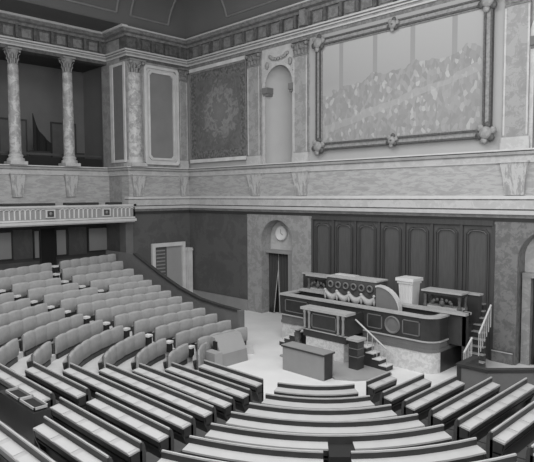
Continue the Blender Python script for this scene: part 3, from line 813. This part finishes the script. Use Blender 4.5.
# rear (bottom left of view) block
def u_of_x(k, x): return 2+(x-tab(A2, k))/(tab(A3, k)-tab(A2, k))
for k in range(0, 9):
    lab = 'straight desk bench, %s row out, block at bottom left' % ORD[k]
    if k in (5, 6):
        um = u_of_x(k, 12.8 if k == 5 else 12.95)
        bench(k, 2, um, .25, .18, 'rear', lab+', right part')
        bench(k, um, 3, .18, .25, 'rear', lab+', left part')
    elif k >= 7:
        bench(k, 2, u_of_x(k, 14.16), .25, 0, 'rear', lab)
        if k == 8: bench(k, u_of_x(k, 13.4), 3, .25, .3, 'rear', lab+', far part')
    else: bench(k, 2, 3, .25, .25, 'rear', lab)
# left corner block (padded backs seen from inside)
bench(0, 3, 4, .3, .05, 'corner', 'short curved padded row, innermost of the left corner block', 'padded_seat_row')
cuts = {5: .42, 6: .4, 7: .42, 8: .44, 9: .46, 10: .48, 11: .5, 12: .52, 13: .5}
for k in range(1, 14):
    lab = 'curved padded seat row, %s row out, left corner block' % ORD[k-1]
    if k in cuts:
        bench(k, 3, 3+cuts[k], .35, .16, 'corner', lab+', near part', 'padded_seat_row')
        bench(k, 3+cuts[k], 4, .16, .26, 'corner', lab+', far part', 'padded_seat_row', end_shelf=True)
    else: bench(k, 3, 4, .35, .26, 'corner', lab, 'padded_seat_row', end_shelf=True)
# left block up to the wooden partition
UP = {13: .53, 12: .47, 11: .45, 10: .5, 9: .56}
for k in range(1, 14):
    lab = 'padded seat row ending at the wooden partition, %s row out' % ORD[k-1]
    if k in UP:
        m_ = 4+UP[k]
        bench(k, 4, m_, .26, .26, 'left', lab+', near part', 'padded_seat_row', end_shelf=True); bench(k, m_, 5, .2, .0, 'left', lab+', far part', 'padded_seat_row')
    else: bench(k, 4, 5, .26, .0, 'left', lab, 'padded_seat_row')

# partition with sloping handrail at the left end of the rows
t = thing('partition', (0, -4.6, 0), 'wooden partition with dark sloping handrail beside the left seat rows', 'partition')
pl = [(2.3, 2.76), (2.47, 2.7), (4.1, 2.1), (5.4, 1.69), (6.6, 1.43), (7.6, 1.34), (8.72, 1.29)]
b = MB(); b.prism([(.0, 0)]+[(8.72, 0)]+[(x, z) for x, z in reversed(pl)]+[(.0, 2.76)], 'y', -.04, .04); b.build('panelling', 'partition_wood', t)
b = MB(); b.loft([[(x, -.08, z-.02), (x, .08, z-.02), (x, .08, z+.05), (x, -.08, z+.05)] for x, z in pl]); b.build('handrail', 'dark_wood', t)
b = MB(); b.box(8.72, 8.86, -.1, .1, 0, 1.33); b.build('end_post', 'partition_wood', t)
# partition at the right
t = thing('partition', (16.6, -4.7, 0), 'low wooden partition with dark capping at the right, beyond the desk ends', 'partition')
def pstrip(mb, o, z0, z1):
    pts = [(.0, -.0), (.66, 0), (4.4, 3.74)]; nn = [(0, -1), (.38, -.92), (.71, -.71)]
    mb.loft([[(p[0]+n_[0]*o, p[1]+n_[1]*o, z0), (p[0]-n_[0]*o, p[1]-n_[1]*o, z0), (p[0]-n_[0]*o, p[1]-n_[1]*o, z1), (p[0]+n_[0]*o, p[1]+n_[1]*o, z1)] for p, n_ in zip(pts, nn)])
b = MB(); pstrip(b, .04, 0, 1.13); b.build('panelling', 'partition_wood', t)
b = MB(); pstrip(b, .09, 1.13, 1.19); b.build('capping', 'dark_wood', t)
b = MB(); b.box(-.06, .04, -.06, .9, 0, 1.13); b.build('return_panel', 'dark_wood', t)
b = MB(); b.box(-.09, .07, -.06, .9, 1.13, 1.18); b.build('return_capping', 'dark_wood', t)

# ================================================================ TRIBUNE
YF = -2.7
def podium_path(off=0, x0=8.84, x1=14.84, r=.42, yb=-.4, yf=YF):
    pts = [(x0-off, yb), (x0-off, yf-off)]
    for i in range(7):
        a = -math.pi/2+math.pi/2*i/6
        pts.append((x1-r+(r+off)*math.cos(a), yf+r+(r+off)*math.sin(a)))
    pts.append((x1+off, yb)); return pts
def wall_along(mb, pts_o, pts_i, z0, z1, m='x'):
    rings = [[(a[0], a[1], z0), (b[0], b[1], z0), (b[0], b[1], z1), (a[0], a[1], z1)] for a, b in zip(pts_o, pts_i)]
    mb.loft(rings, m)
t = thing('tribune', (0, 0, 0), 'large dark wood tribune on a pale marble base with rounded right corner', 'tribune')
O = podium_path(0); I = podium_path(-.12)
b = MB(); wall_along(b, podium_path(-.03)[:-1], I[:-1], 0, .66); b.box(8.95, 14.7, -2.3, -.1, 0, .6); b.build('marble_base', 'tribune_marble', t)
b = MB(); wall_along(b, podium_path(-.03)[-2:], I[-2:], 0, .66); b.build('shaded_side_base', 'tribune_wood', t)  # same marble on this side, coloured dark to stand for its shade
b = MB(); wall_along(b, podium_path(-.0), I, .62, .72, 'plinth_stone' if False else 'x'); wall_along(b, podium_path(-.02), I, .72, .92, 'x'); b.build('lower_band', 'partition_wood', t)
b = MB(); wall_along(b, O, I, .94, 1.62); b.build('parapet', 'tribune_wood', t)
b = MB(); wall_along(b, podium_path(.03), podium_path(-.1), .915, .955); b.build('string_moulding', 'rim_wood', t)
b = MB(); wall_along(b, podium_path(.05), podium_path(-.2), 1.62, 1.68); b.build('coping', 'rim_wood', t)
def wframe(mb, x0, x1, z0, z1, y, w_=.03, d=.02, m='x'):
    mb.box(x0, x1, y-d, y+.01, z0, z0+w_, m); mb.box(x0, x1, y-d, y+.01, z1-w_, z1, m); mb.box(x0, x0+w_, y-d, y+.01, z0, z1, m); mb.box(x1-w_, x1, y-d, y+.01, z0, z1, m)
for a, c in ((9.05, 10.1), (12.55, 13.1), (13.8, 14.38)):
    b = MB(); wframe(b, a, c, 1.06, 1.5, YF); b.build('panel_frame', 'partition_wood', t)
b = MB(); b.loft([[(13.46+r_*math.cos(2*math.pi*i/28), YF+y, 1.27+r_*math.sin(2*math.pi*i/28)) for i in range(28)] for r_, y in ((.27, .02), (.27, -.03), (.24, -.05), (.21, -.03), (.2, -.01), (.05, -.015), (.02, -.015))]); b.build('medallion', 'partition_wood', t)

# second tier
t = thing('rear_tribune', (0, 0, 0), 'upper dark wood tier of the tribune with pale coping, carrying the draped table', 'tribune')
b = MB(); b.box(9.1, 14.7, -2.55, -.15, .61, .8, 'x'); b.build('platform', 'tribune_wood', t)
b = MB(); b.box(9.1, 10.3, -1.9, -1.82, .8, 1.7); b.build('parapet', 'tribune_wood', t)
b = MB(); b.box(12.6, 15.35, -1.9, -1.82, .8, 1.7); b.box(15.27, 15.35, -1.9, -1.66, .0, 1.7); b.build('parapet', 'tribune_wood', t)
b = MB(); b.box(9.05, 10.32, -2.0, -1.72, 1.7, 1.77); b.build('coping', 'rim_wood', t)
b = MB(); b.box(12.6, 15.42, -2.0, -1.72, 1.7, 1.77); b.box(15.22, 15.42, -1.8, -1.62, 1.7, 1.77); b.build('coping', 'rim_wood', t)
b = MB(); b.box(9.1, 15.2, -1.8, -.15, .8, 1.3); b.build('upper_platform', 'dark_wood', t)
for a_, c_ in ((8.3, 10.25), (13.75, 15.35)):
    b = MB(); b.box(a_, c_, -.95, -.7, 2.14, 2.19); b.build('back_shelf', 'rim_wood', t)
    b = MB(); b.box(a_+.03, c_-.03, -.92, -.74, 1.3, 2.14); b.build('back_cabinet', 'tribune_wood', t)

# ornate console tables on the upper tier
def console(x0, x1, label):
    t = thing('console_table', ((x0+x1)/2, -1.45, 1.3), label, 'table', 'carved console tables on the upper tier')
    h = (x1-x0)/2; Hh = .98
    b = MB(); b.box(-h, h, -.28, .28, Hh-.05, Hh); b.build('table_top', 'rim_wood', t)
    b = MB(); b.box(-h+.04, h-.04, -.24, .24, Hh-.13, Hh-.05); b.build('apron', 'tribune_wood', t)
    for sx in (-1, 1):
        for sy in (-1, 1):
            b = MB(); b.lathe([(.03, 0), (.06, .1), (.035, .2), (.06, .4), (.07, .5), (.035, .6), (.05, .75), (.06, Hh-.13)], c=(sx*(h-.1), sy*.19, 0), seg=10); b.build('leg', 'gilt', t)
    b = MB(); b.box(-h+.08, h-.08, -.2, .2, .44, .5); b.build('shelf', 'rim_wood', t)
    b = MB()
    for i in range(7):
        a = math.pi*i/6; b.ball((-.3*math.cos(a), -.2, .62+.1*math.sin(a)), .055, 'x', (1, .6, 1), 8)
    b.ball((0, -.2, .62), .09, 'x', (1, .6, 1), 8); b.build('carving', 'gilt', t)
console(9.15, 10.2, 'carved console table on the upper tier left of the draped table')
console(13.85, 15.15, 'carved console table on the upper tier at the right end')
# draped president's table
t = thing('draped_table', (11.42, -1.72, 1.35), 'long table covered with dark cloth hung with pale swags on the tribune', 'table')
hx, hy, Hh = 1.0, .3, 1.0
b = MB(); b.box(-hx+.06, hx-.06, -hy+.06, hy-.06, .0, Hh-.04); b.build('table_body', 'dark_wood', t)
b = MB(); rings = []
per = [(-hx, hy), (-hx, -hy), (hx, -hy), (hx, hy)]
pts = []
for i in range(3):
    a, c = Vector(per[i]), Vector(per[i+1]); n = 30 if i == 1 else 12
    for j in range(n): pts.append(a+(c-a)*j/n)
pts.append(Vector(per[3]))
for i, p in enumerate(pts):
    nn = Vector((0, -1)) if -hx < p.x < hx else Vector((-1 if p.x < 0 else 1, 0))
    w1 = .03*math.sin(i*1.3)
    q = [(p.x, p.y, Hh), (p.x+nn.x*.03, p.y+nn.y*.03, Hh-.05), (p.x+nn.x*(.05+w1), p.y+nn.y*(.05+w1), Hh*.5), (p.x+nn.x*(.07+w1), p.y+nn.y*(.07+w1), .1)]
    rings.append(q+[(x-nn.x*.02, y-nn.y*.02, z) for x, y, z in reversed(q)])
b.loft(rings, 'x', smooth=True); b.build('cloth', 'drape_dark', t)
b = MB(); b.box(-hx-.03, hx+.03, -hy-.03, hy+.03, Hh-.0, Hh+.05); b.build('top_cover', 'drape_light', t)
nsw = 4
for i in range(nsw):
    xa = -hx+.02+2*hx*i/nsw; xb = xa+2*hx/nsw; b = MB(); rr = []
    for j in range(11):
        v = j/10; x = lerp(xa, xb, v); s_ = math.sin(math.pi*v)
        rr.append([(x, -hy-.09, .6-.14*s_), (x, -hy-.17, .56-.14*s_), (x, -hy-.15, .44-.22*s_), (x, -hy-.08, .42-.22*s_)])
    b.loft(rr, 'x', smooth=True); b.build('swag', 'drape_light', t)
for i in range(nsw+1):
    x = -hx+2*hx*i/nsw; b = MB(); b.ball((x, -hy-.13, .57), .055, 'x', (1, .8, 1), 8); b.ball((x, -hy-.12, .38), .06, 'x', (.8, .6, 2.2), 8); b.build('tassel', 'drape_light', t)
for i in range(6):
    x = -hx+.2+2*(hx-.2)*i/5; b = MB()
    b.tube([(x+.1*math.cos(2*math.pi*q/14), -hy-.085, .78+.1*math.sin(2*math.pi*q/14)) for q in range(15)], .03, 'x', 6)
    b.build('embroidered_wreath', 'chair_back', t)
for z in (.68, .35):
    for j, y in enumerate((-.25, .1)):
        b = MB()
        for q in range(5): a = 2*math.pi*q/5; b.ball((hx+.08, y+.09*math.cos(a), z+.09*math.sin(a)), .055, 'x', (.5, 1, 1), 8)
        b.build('embroidered_wreath', 'chair_back', t)
# papers lying on the table
b = MB(); b.box(-.5, .35, .02, .26, 0, .03); o = b.build('paper_stack', 'white_paint'); o.location = (11.0, -1.72, 2.402); tag(o, 'flat pale paper stack on the left half of the draped table', 'papers')

# armchair back (quarter round) and pedestal
t = thing('armchair', (13.0, -2.28, .61), 'grey upholstered armchair with rounded sloping back beside the pedestal', 'armchair')
b = MB(); prof = [(-.42, .85)]
prof = [(-.42, .3), (.42, .3), (.42, .95)]
for i in range(9):
    a = math.pi/2*i/8; prof.append((-.34+.76*math.cos(a), .95+.72*math.sin(a)))
prof += [(-.42, 1.67)]
b.prism(prof, 'y', .0, .12); b.build('backrest', 'chair_back', t)
b = MB(); pp = [(-.42, 1.64)]+[(-.34+.76*math.cos(math.pi/2*(8-i)/8), .95+.72*math.sin(math.pi/2*(8-i)/8)) for i in range(9)]
b.loft([[(x, -.03, z), (x, .16, z), (x*1.05, .16, z+.05), (x*1.05, -.03, z+.05)] for x, z in pp]); b.build('top_roll', 'pale_moulding', t)
b = MB(); b.box(-.38, .38, .1, .3, .3, .42); b.build('seat', 'chair_back', t)
for sx in (-.36, .36):
    b = MB(); b.box(sx-.03, sx+.03, .0, .06, 0, .3); b.build('leg', 'dark_wood', t)
    b = MB(); b.box(sx-.03, sx+.03, .24, .3, 0, .3); b.build('leg', 'dark_wood', t)
t = thing('pedestal', (13.3, -1.5, 1.3), 'white fluted pedestal with flat slab top on the tribune', 'pedestal')
b = MB(); b.box(-.32, .32, -.3, .3, 1.16, 1.26); b.box(-.28, .28, -.26, .26, 1.08, 1.16); b.build('top_slab', 'white_stone', t)
b = MB(); b.loft([[(-q, -q*.9, z), (q, -q*.9, z), (q, q*.9, z), (-q, q*.9, z)] for q, z in ((.2, .06), (.25, 1.08))]); b.build('shaft', 'white_stone', t)
for i in range(5):
    b = MB(); x = -.2+.1*i
    b.loft([[(x*f_-.014, -q*.9-.02, z), (x*f_+.014, -q*.9-.02, z), (x*f_+.014, -q*.9+.01, z), (x*f_-.014, -q*.9+.01, z)] for q, z, f_ in ((.2, .1, .8), (.25, 1.06, 1))]); b.build('flute', 'white_stone', t)
b = MB(); b.box(-.26, .26, -.24, .24, 0, .06); b.build('plinth', 'white_stone', t)

# orators' rostrum
t = thing('speakers_rostrum', (11.55, -3.6, 0), 'dark carved speaker rostrum with pale ledge projecting from the tribune', 'rostrum')
hx = .86
b = MB(); b.box(-hx+.1, hx-.1, .02, .86, 0, .64); b.build('marble_base', 'tribune_marble', t)
b = MB(); b.box(-hx, hx, 0, .86, .64, .86); b.build('lower_box', 'tribune_wood', t)
b = MB(); b.box(-hx, hx, 0, .1, .86, 1.5); b.box(-hx, -hx+.08, .1, .86, .86, 1.5); b.box(hx-.08, hx, .1, .86, .86, 1.5); b.box(-hx, hx, .1, .86, .8, .86); b.build('desk_front', 'tribune_wood', t)
b = MB(); b.box(-hx-.06, hx+.06, -.08, .4, 1.5, 1.58); b.build('ledge', 'rim_wood', t)
b = MB(); b.box(-hx-.02, hx+.02, -.03, .05, .855, .885); b.build('string_moulding', 'rim_wood', t)
b = MB(); wframe(b, -.5, .5, .95, 1.42, 0, .035, .02); b.build('panel_frame', 'partition_wood', t)
for x in (-.77, -.58, .58, .77):
    b = MB(); b.lathe([(.04, .9), (.05, .93), (.032, .98), (.045, 1.15), (.035, 1.35), (.055, 1.44), (.05, 1.49)], c=(x, -.03, 0), seg=10); b.build('colonnette', 'plinth_stone', t)

# newel pillars either side of the rostrum
def newel(x, label):
    t = thing('newel_pillar', (x, -3.75, 0), label, 'pillar', 'newel pillars of the rostrum')
    b = MB(); b.box(-.16, .16, -.16, .16, 0, .9); b.build('shaft', 'tribune_wood', t)
    b = MB(); b.box(-.21, .21, -.21, .21, .9, .97); b.build('cap', 'rim_wood', t)
    b = MB(); b.box(-.175, .175, -.175, .175, .66, .685); b.build('band', 'partition_wood', t); b = MB(); b.box(-.175, .175, -.175, .175, .42, .445); b.build('band', 'partition_wood', t)
newel(12.9, 'dark square newel pillar with pale cap right of the rostrum')
def newel_left():
    t = thing('newel_pillar', (10.45, -3.6, 0), 'slim carved newel pillar left of the rostrum', 'pillar', None)
    b = MB(); b.box(-.14, .14, -.14, .14, 0, .3); b.lathe([(.1, .3), (.13, .36), (.08, .42), (.12, .55), (.08, .7), (.13, .8)], seg=12); b.build('shaft', 'gilt', t)
    b = MB(); b.box(-.17, .17, -.17, .17, .8, .86); b.build('cap', 'rim_wood', t)
newel_left()
# steps up to the rostrum
def steps(x0, sg, label):
    t = thing('steps', (x0, -3.3, 0), label, 'steps')
    n = 4
    for i in range(n):
        z = .17+.145*(n-1-i); a = sg*.23*i; c = sg*.23*(i+1)
        b = MB(); b.box(a, c, -.0, .36, 0, z-.03); b.build('riser', 'dark_wood', t)
        b = MB(); b.box(a-sg*.02, c+sg*.02, -.02, .36, z-.03, z); b.build('tread', 'white_stone', t)
steps(12.72, 1, 'four pale steps going down from the right side of the rostrum')
steps(10.25, -1, 'pale steps going down from the left side of the rostrum')
def rail(pts, label, posts=True):
    t = thing('handrail', pts[0], label, 'handrail')
    P = [tuple(Vector(p)-Vector(pts[0])) for p in pts]
    b = MB(); b.tube(P, .028, 'x'); b.build('bar', 'metal_light', t)
    return t
def rail_posts(t, tops, zb):
    o = Vector(t.location)
    for p in tops:
        b = MB(); q = Vector(p)-o; b.tube([(q.x, q.y, q.z), (q.x, q.y, zb(p)-o.z)], .012, 'x', 6); b.build('baluster', 'metal_light', t)
a, c = Vector((12.42, -3.14, 1.34)), Vector((13.55, -3.14, .62))
r1 = rail([a, c], 'pale sloping handrail at the right of the rostrum steps'); rail_posts(r1, [a+(c-a)*v for v in (.4, .55, .7, .85, 1.0)], lambda p: max(.1, .6-.63*(p.x-12.82)-.1))
# stair at the right of the tribune
t = thing('staircase', (15.12, -.02, 0), 'steep dark stairs with pale tread edges at the right end of the tribune', 'stairs')
n = 10
SY = lambda i: -1.95+.13*i
for i in range(n):
    y = SY(i)+.2; z = .185*(i+1)
    b = MB(); b.box(.25-.06*i, .75-.06*i, y, y+.14, 0, z-.03); b.build('riser', 'dark_wood', t)
    b = MB(); b.box(.25-.06*i, .75-.06*i, y-.03, y+.14, z-.03, z); b.build('tread', 'plinth_stone', t)
def srail(a, c, label, nb):
    r2 = rail([a, c], label); rail_posts(r2, [a+(c-a)*(i/(nb-1)) for i in range(nb)], lambda p: max(0, p.z-.62))
srail(Vector((16.1, -2.62, 1.43)), Vector((16.1, -1.9, 2.11)), 'upper pale handrail climbing the stairs right of the tribune', 7)
srail(Vector((16.1, -3.48, 1.09)), Vector((16.1, -3.04, 1.4)), 'lower pale handrail at the foot of the stairs right of the tribune', 6)

# stenographers' table
t = thing('clerks_table', (12.08, -5.0, 0), 'plain pale grey table with closed front standing before the rostrum', 'table')
b = MB(); b.box(-.78, .78, -.22, -.18, .0, .72); b.build('front_panel', 'box_grey', t)
b = MB(); b.box(-.78, .78, .18, .22, .0, .72); b.build('back_panel', 'box_grey', t)
for sx in (-1, 1):
    b = MB(); b.box(sx*.78, sx*.74, -.18, .18, 0, .72); b.build('end_panel', 'dark_wood' if sx > 0 else 'box_grey', t)
b = MB(); b.box(-.81, .81, -.25, .25, .72, .76, 'x'); b.build('table_top', 'plinth_stone', t)
b = MB(); b.box(-.815, .815, -.255, -.25, .70, .745); b.box(.81, .815, -.25, .25, .70, .745); b.build('edge', 'dark_wood', t)
b = MB(); pts = [(10.9, -5.6)]
b.prism([(12.0, -4.4), (13.0, -4.9), (13.5, -4.6), (14.0, -3.9), (13.9, -3.4), (10.6, -3.2), (10.3, -4.3)], 'z', 0, .06); tag(b.build('dais', 'dais_wood'), 'low pale platform on the floor at the foot of the rostrum', 'platform')

# leaning board and desk box at the inner end of the left block
t = thing('lectern_box', (9.45, -5.85, 0), 'pale grey slope-fronted lectern box by the inner left benches', 'lectern')
b = MB(); b.prism([(-.0, 0), (.42, 0), (.36, .38), (.08, .84), (-.1, .86), (-.1, .7), (0, .5)], 'y', -.5, .55); b.build('body', 'board_grey', t)
b = MB(); b.prism([(.42, .0), (.43, .0), (.37, .38), (.36, .38)], 'y', -.5, .55); b.build('lower_front', 'box_grey', t)
b = MB(); b.box(.0, .5, -.86, -.56, 0, .5); b.build('side_box', 'board_grey', t)
b = MB(); b.box(.05, .2, -.56, -.5, .3, .75); b.build('slot', 'black_void', t)

# open trays on the cabinet at the lower left
t = thing('desk_cabinet', (13.2, -13.5, 0.9), 'dark wooden cabinet with two pale-rimmed open trays among the lower left benches', 'cabinet')
b = MB(); b.box(-.85, .64, -.16, .12, .0, .84); b.build('body', 'dark_wood', t)
for i, x in enumerate((-.3, .32)):
    b = MB(); wz = .92
    X0, X1, Y0, Y1 = x-.3, x+.3, -.14, .1
    b.box(X0, X1, Y0, Y0+.02, wz-.04, wz); b.box(X0, X1, Y1-.02, Y1, wz-.04, wz); b.box(X0, X0+.02, Y0, Y1, wz-.04, wz); b.box(X1-.02, X1, Y0, Y1, wz-.04, wz); b.build('tray_rim', 'rim_wood', t)
    b = MB(); b.box(X0+.03, X1-.03, Y0+.03, Y1-.03, .84, wz-.04); b.build('tray_bed', 'black_void', t)
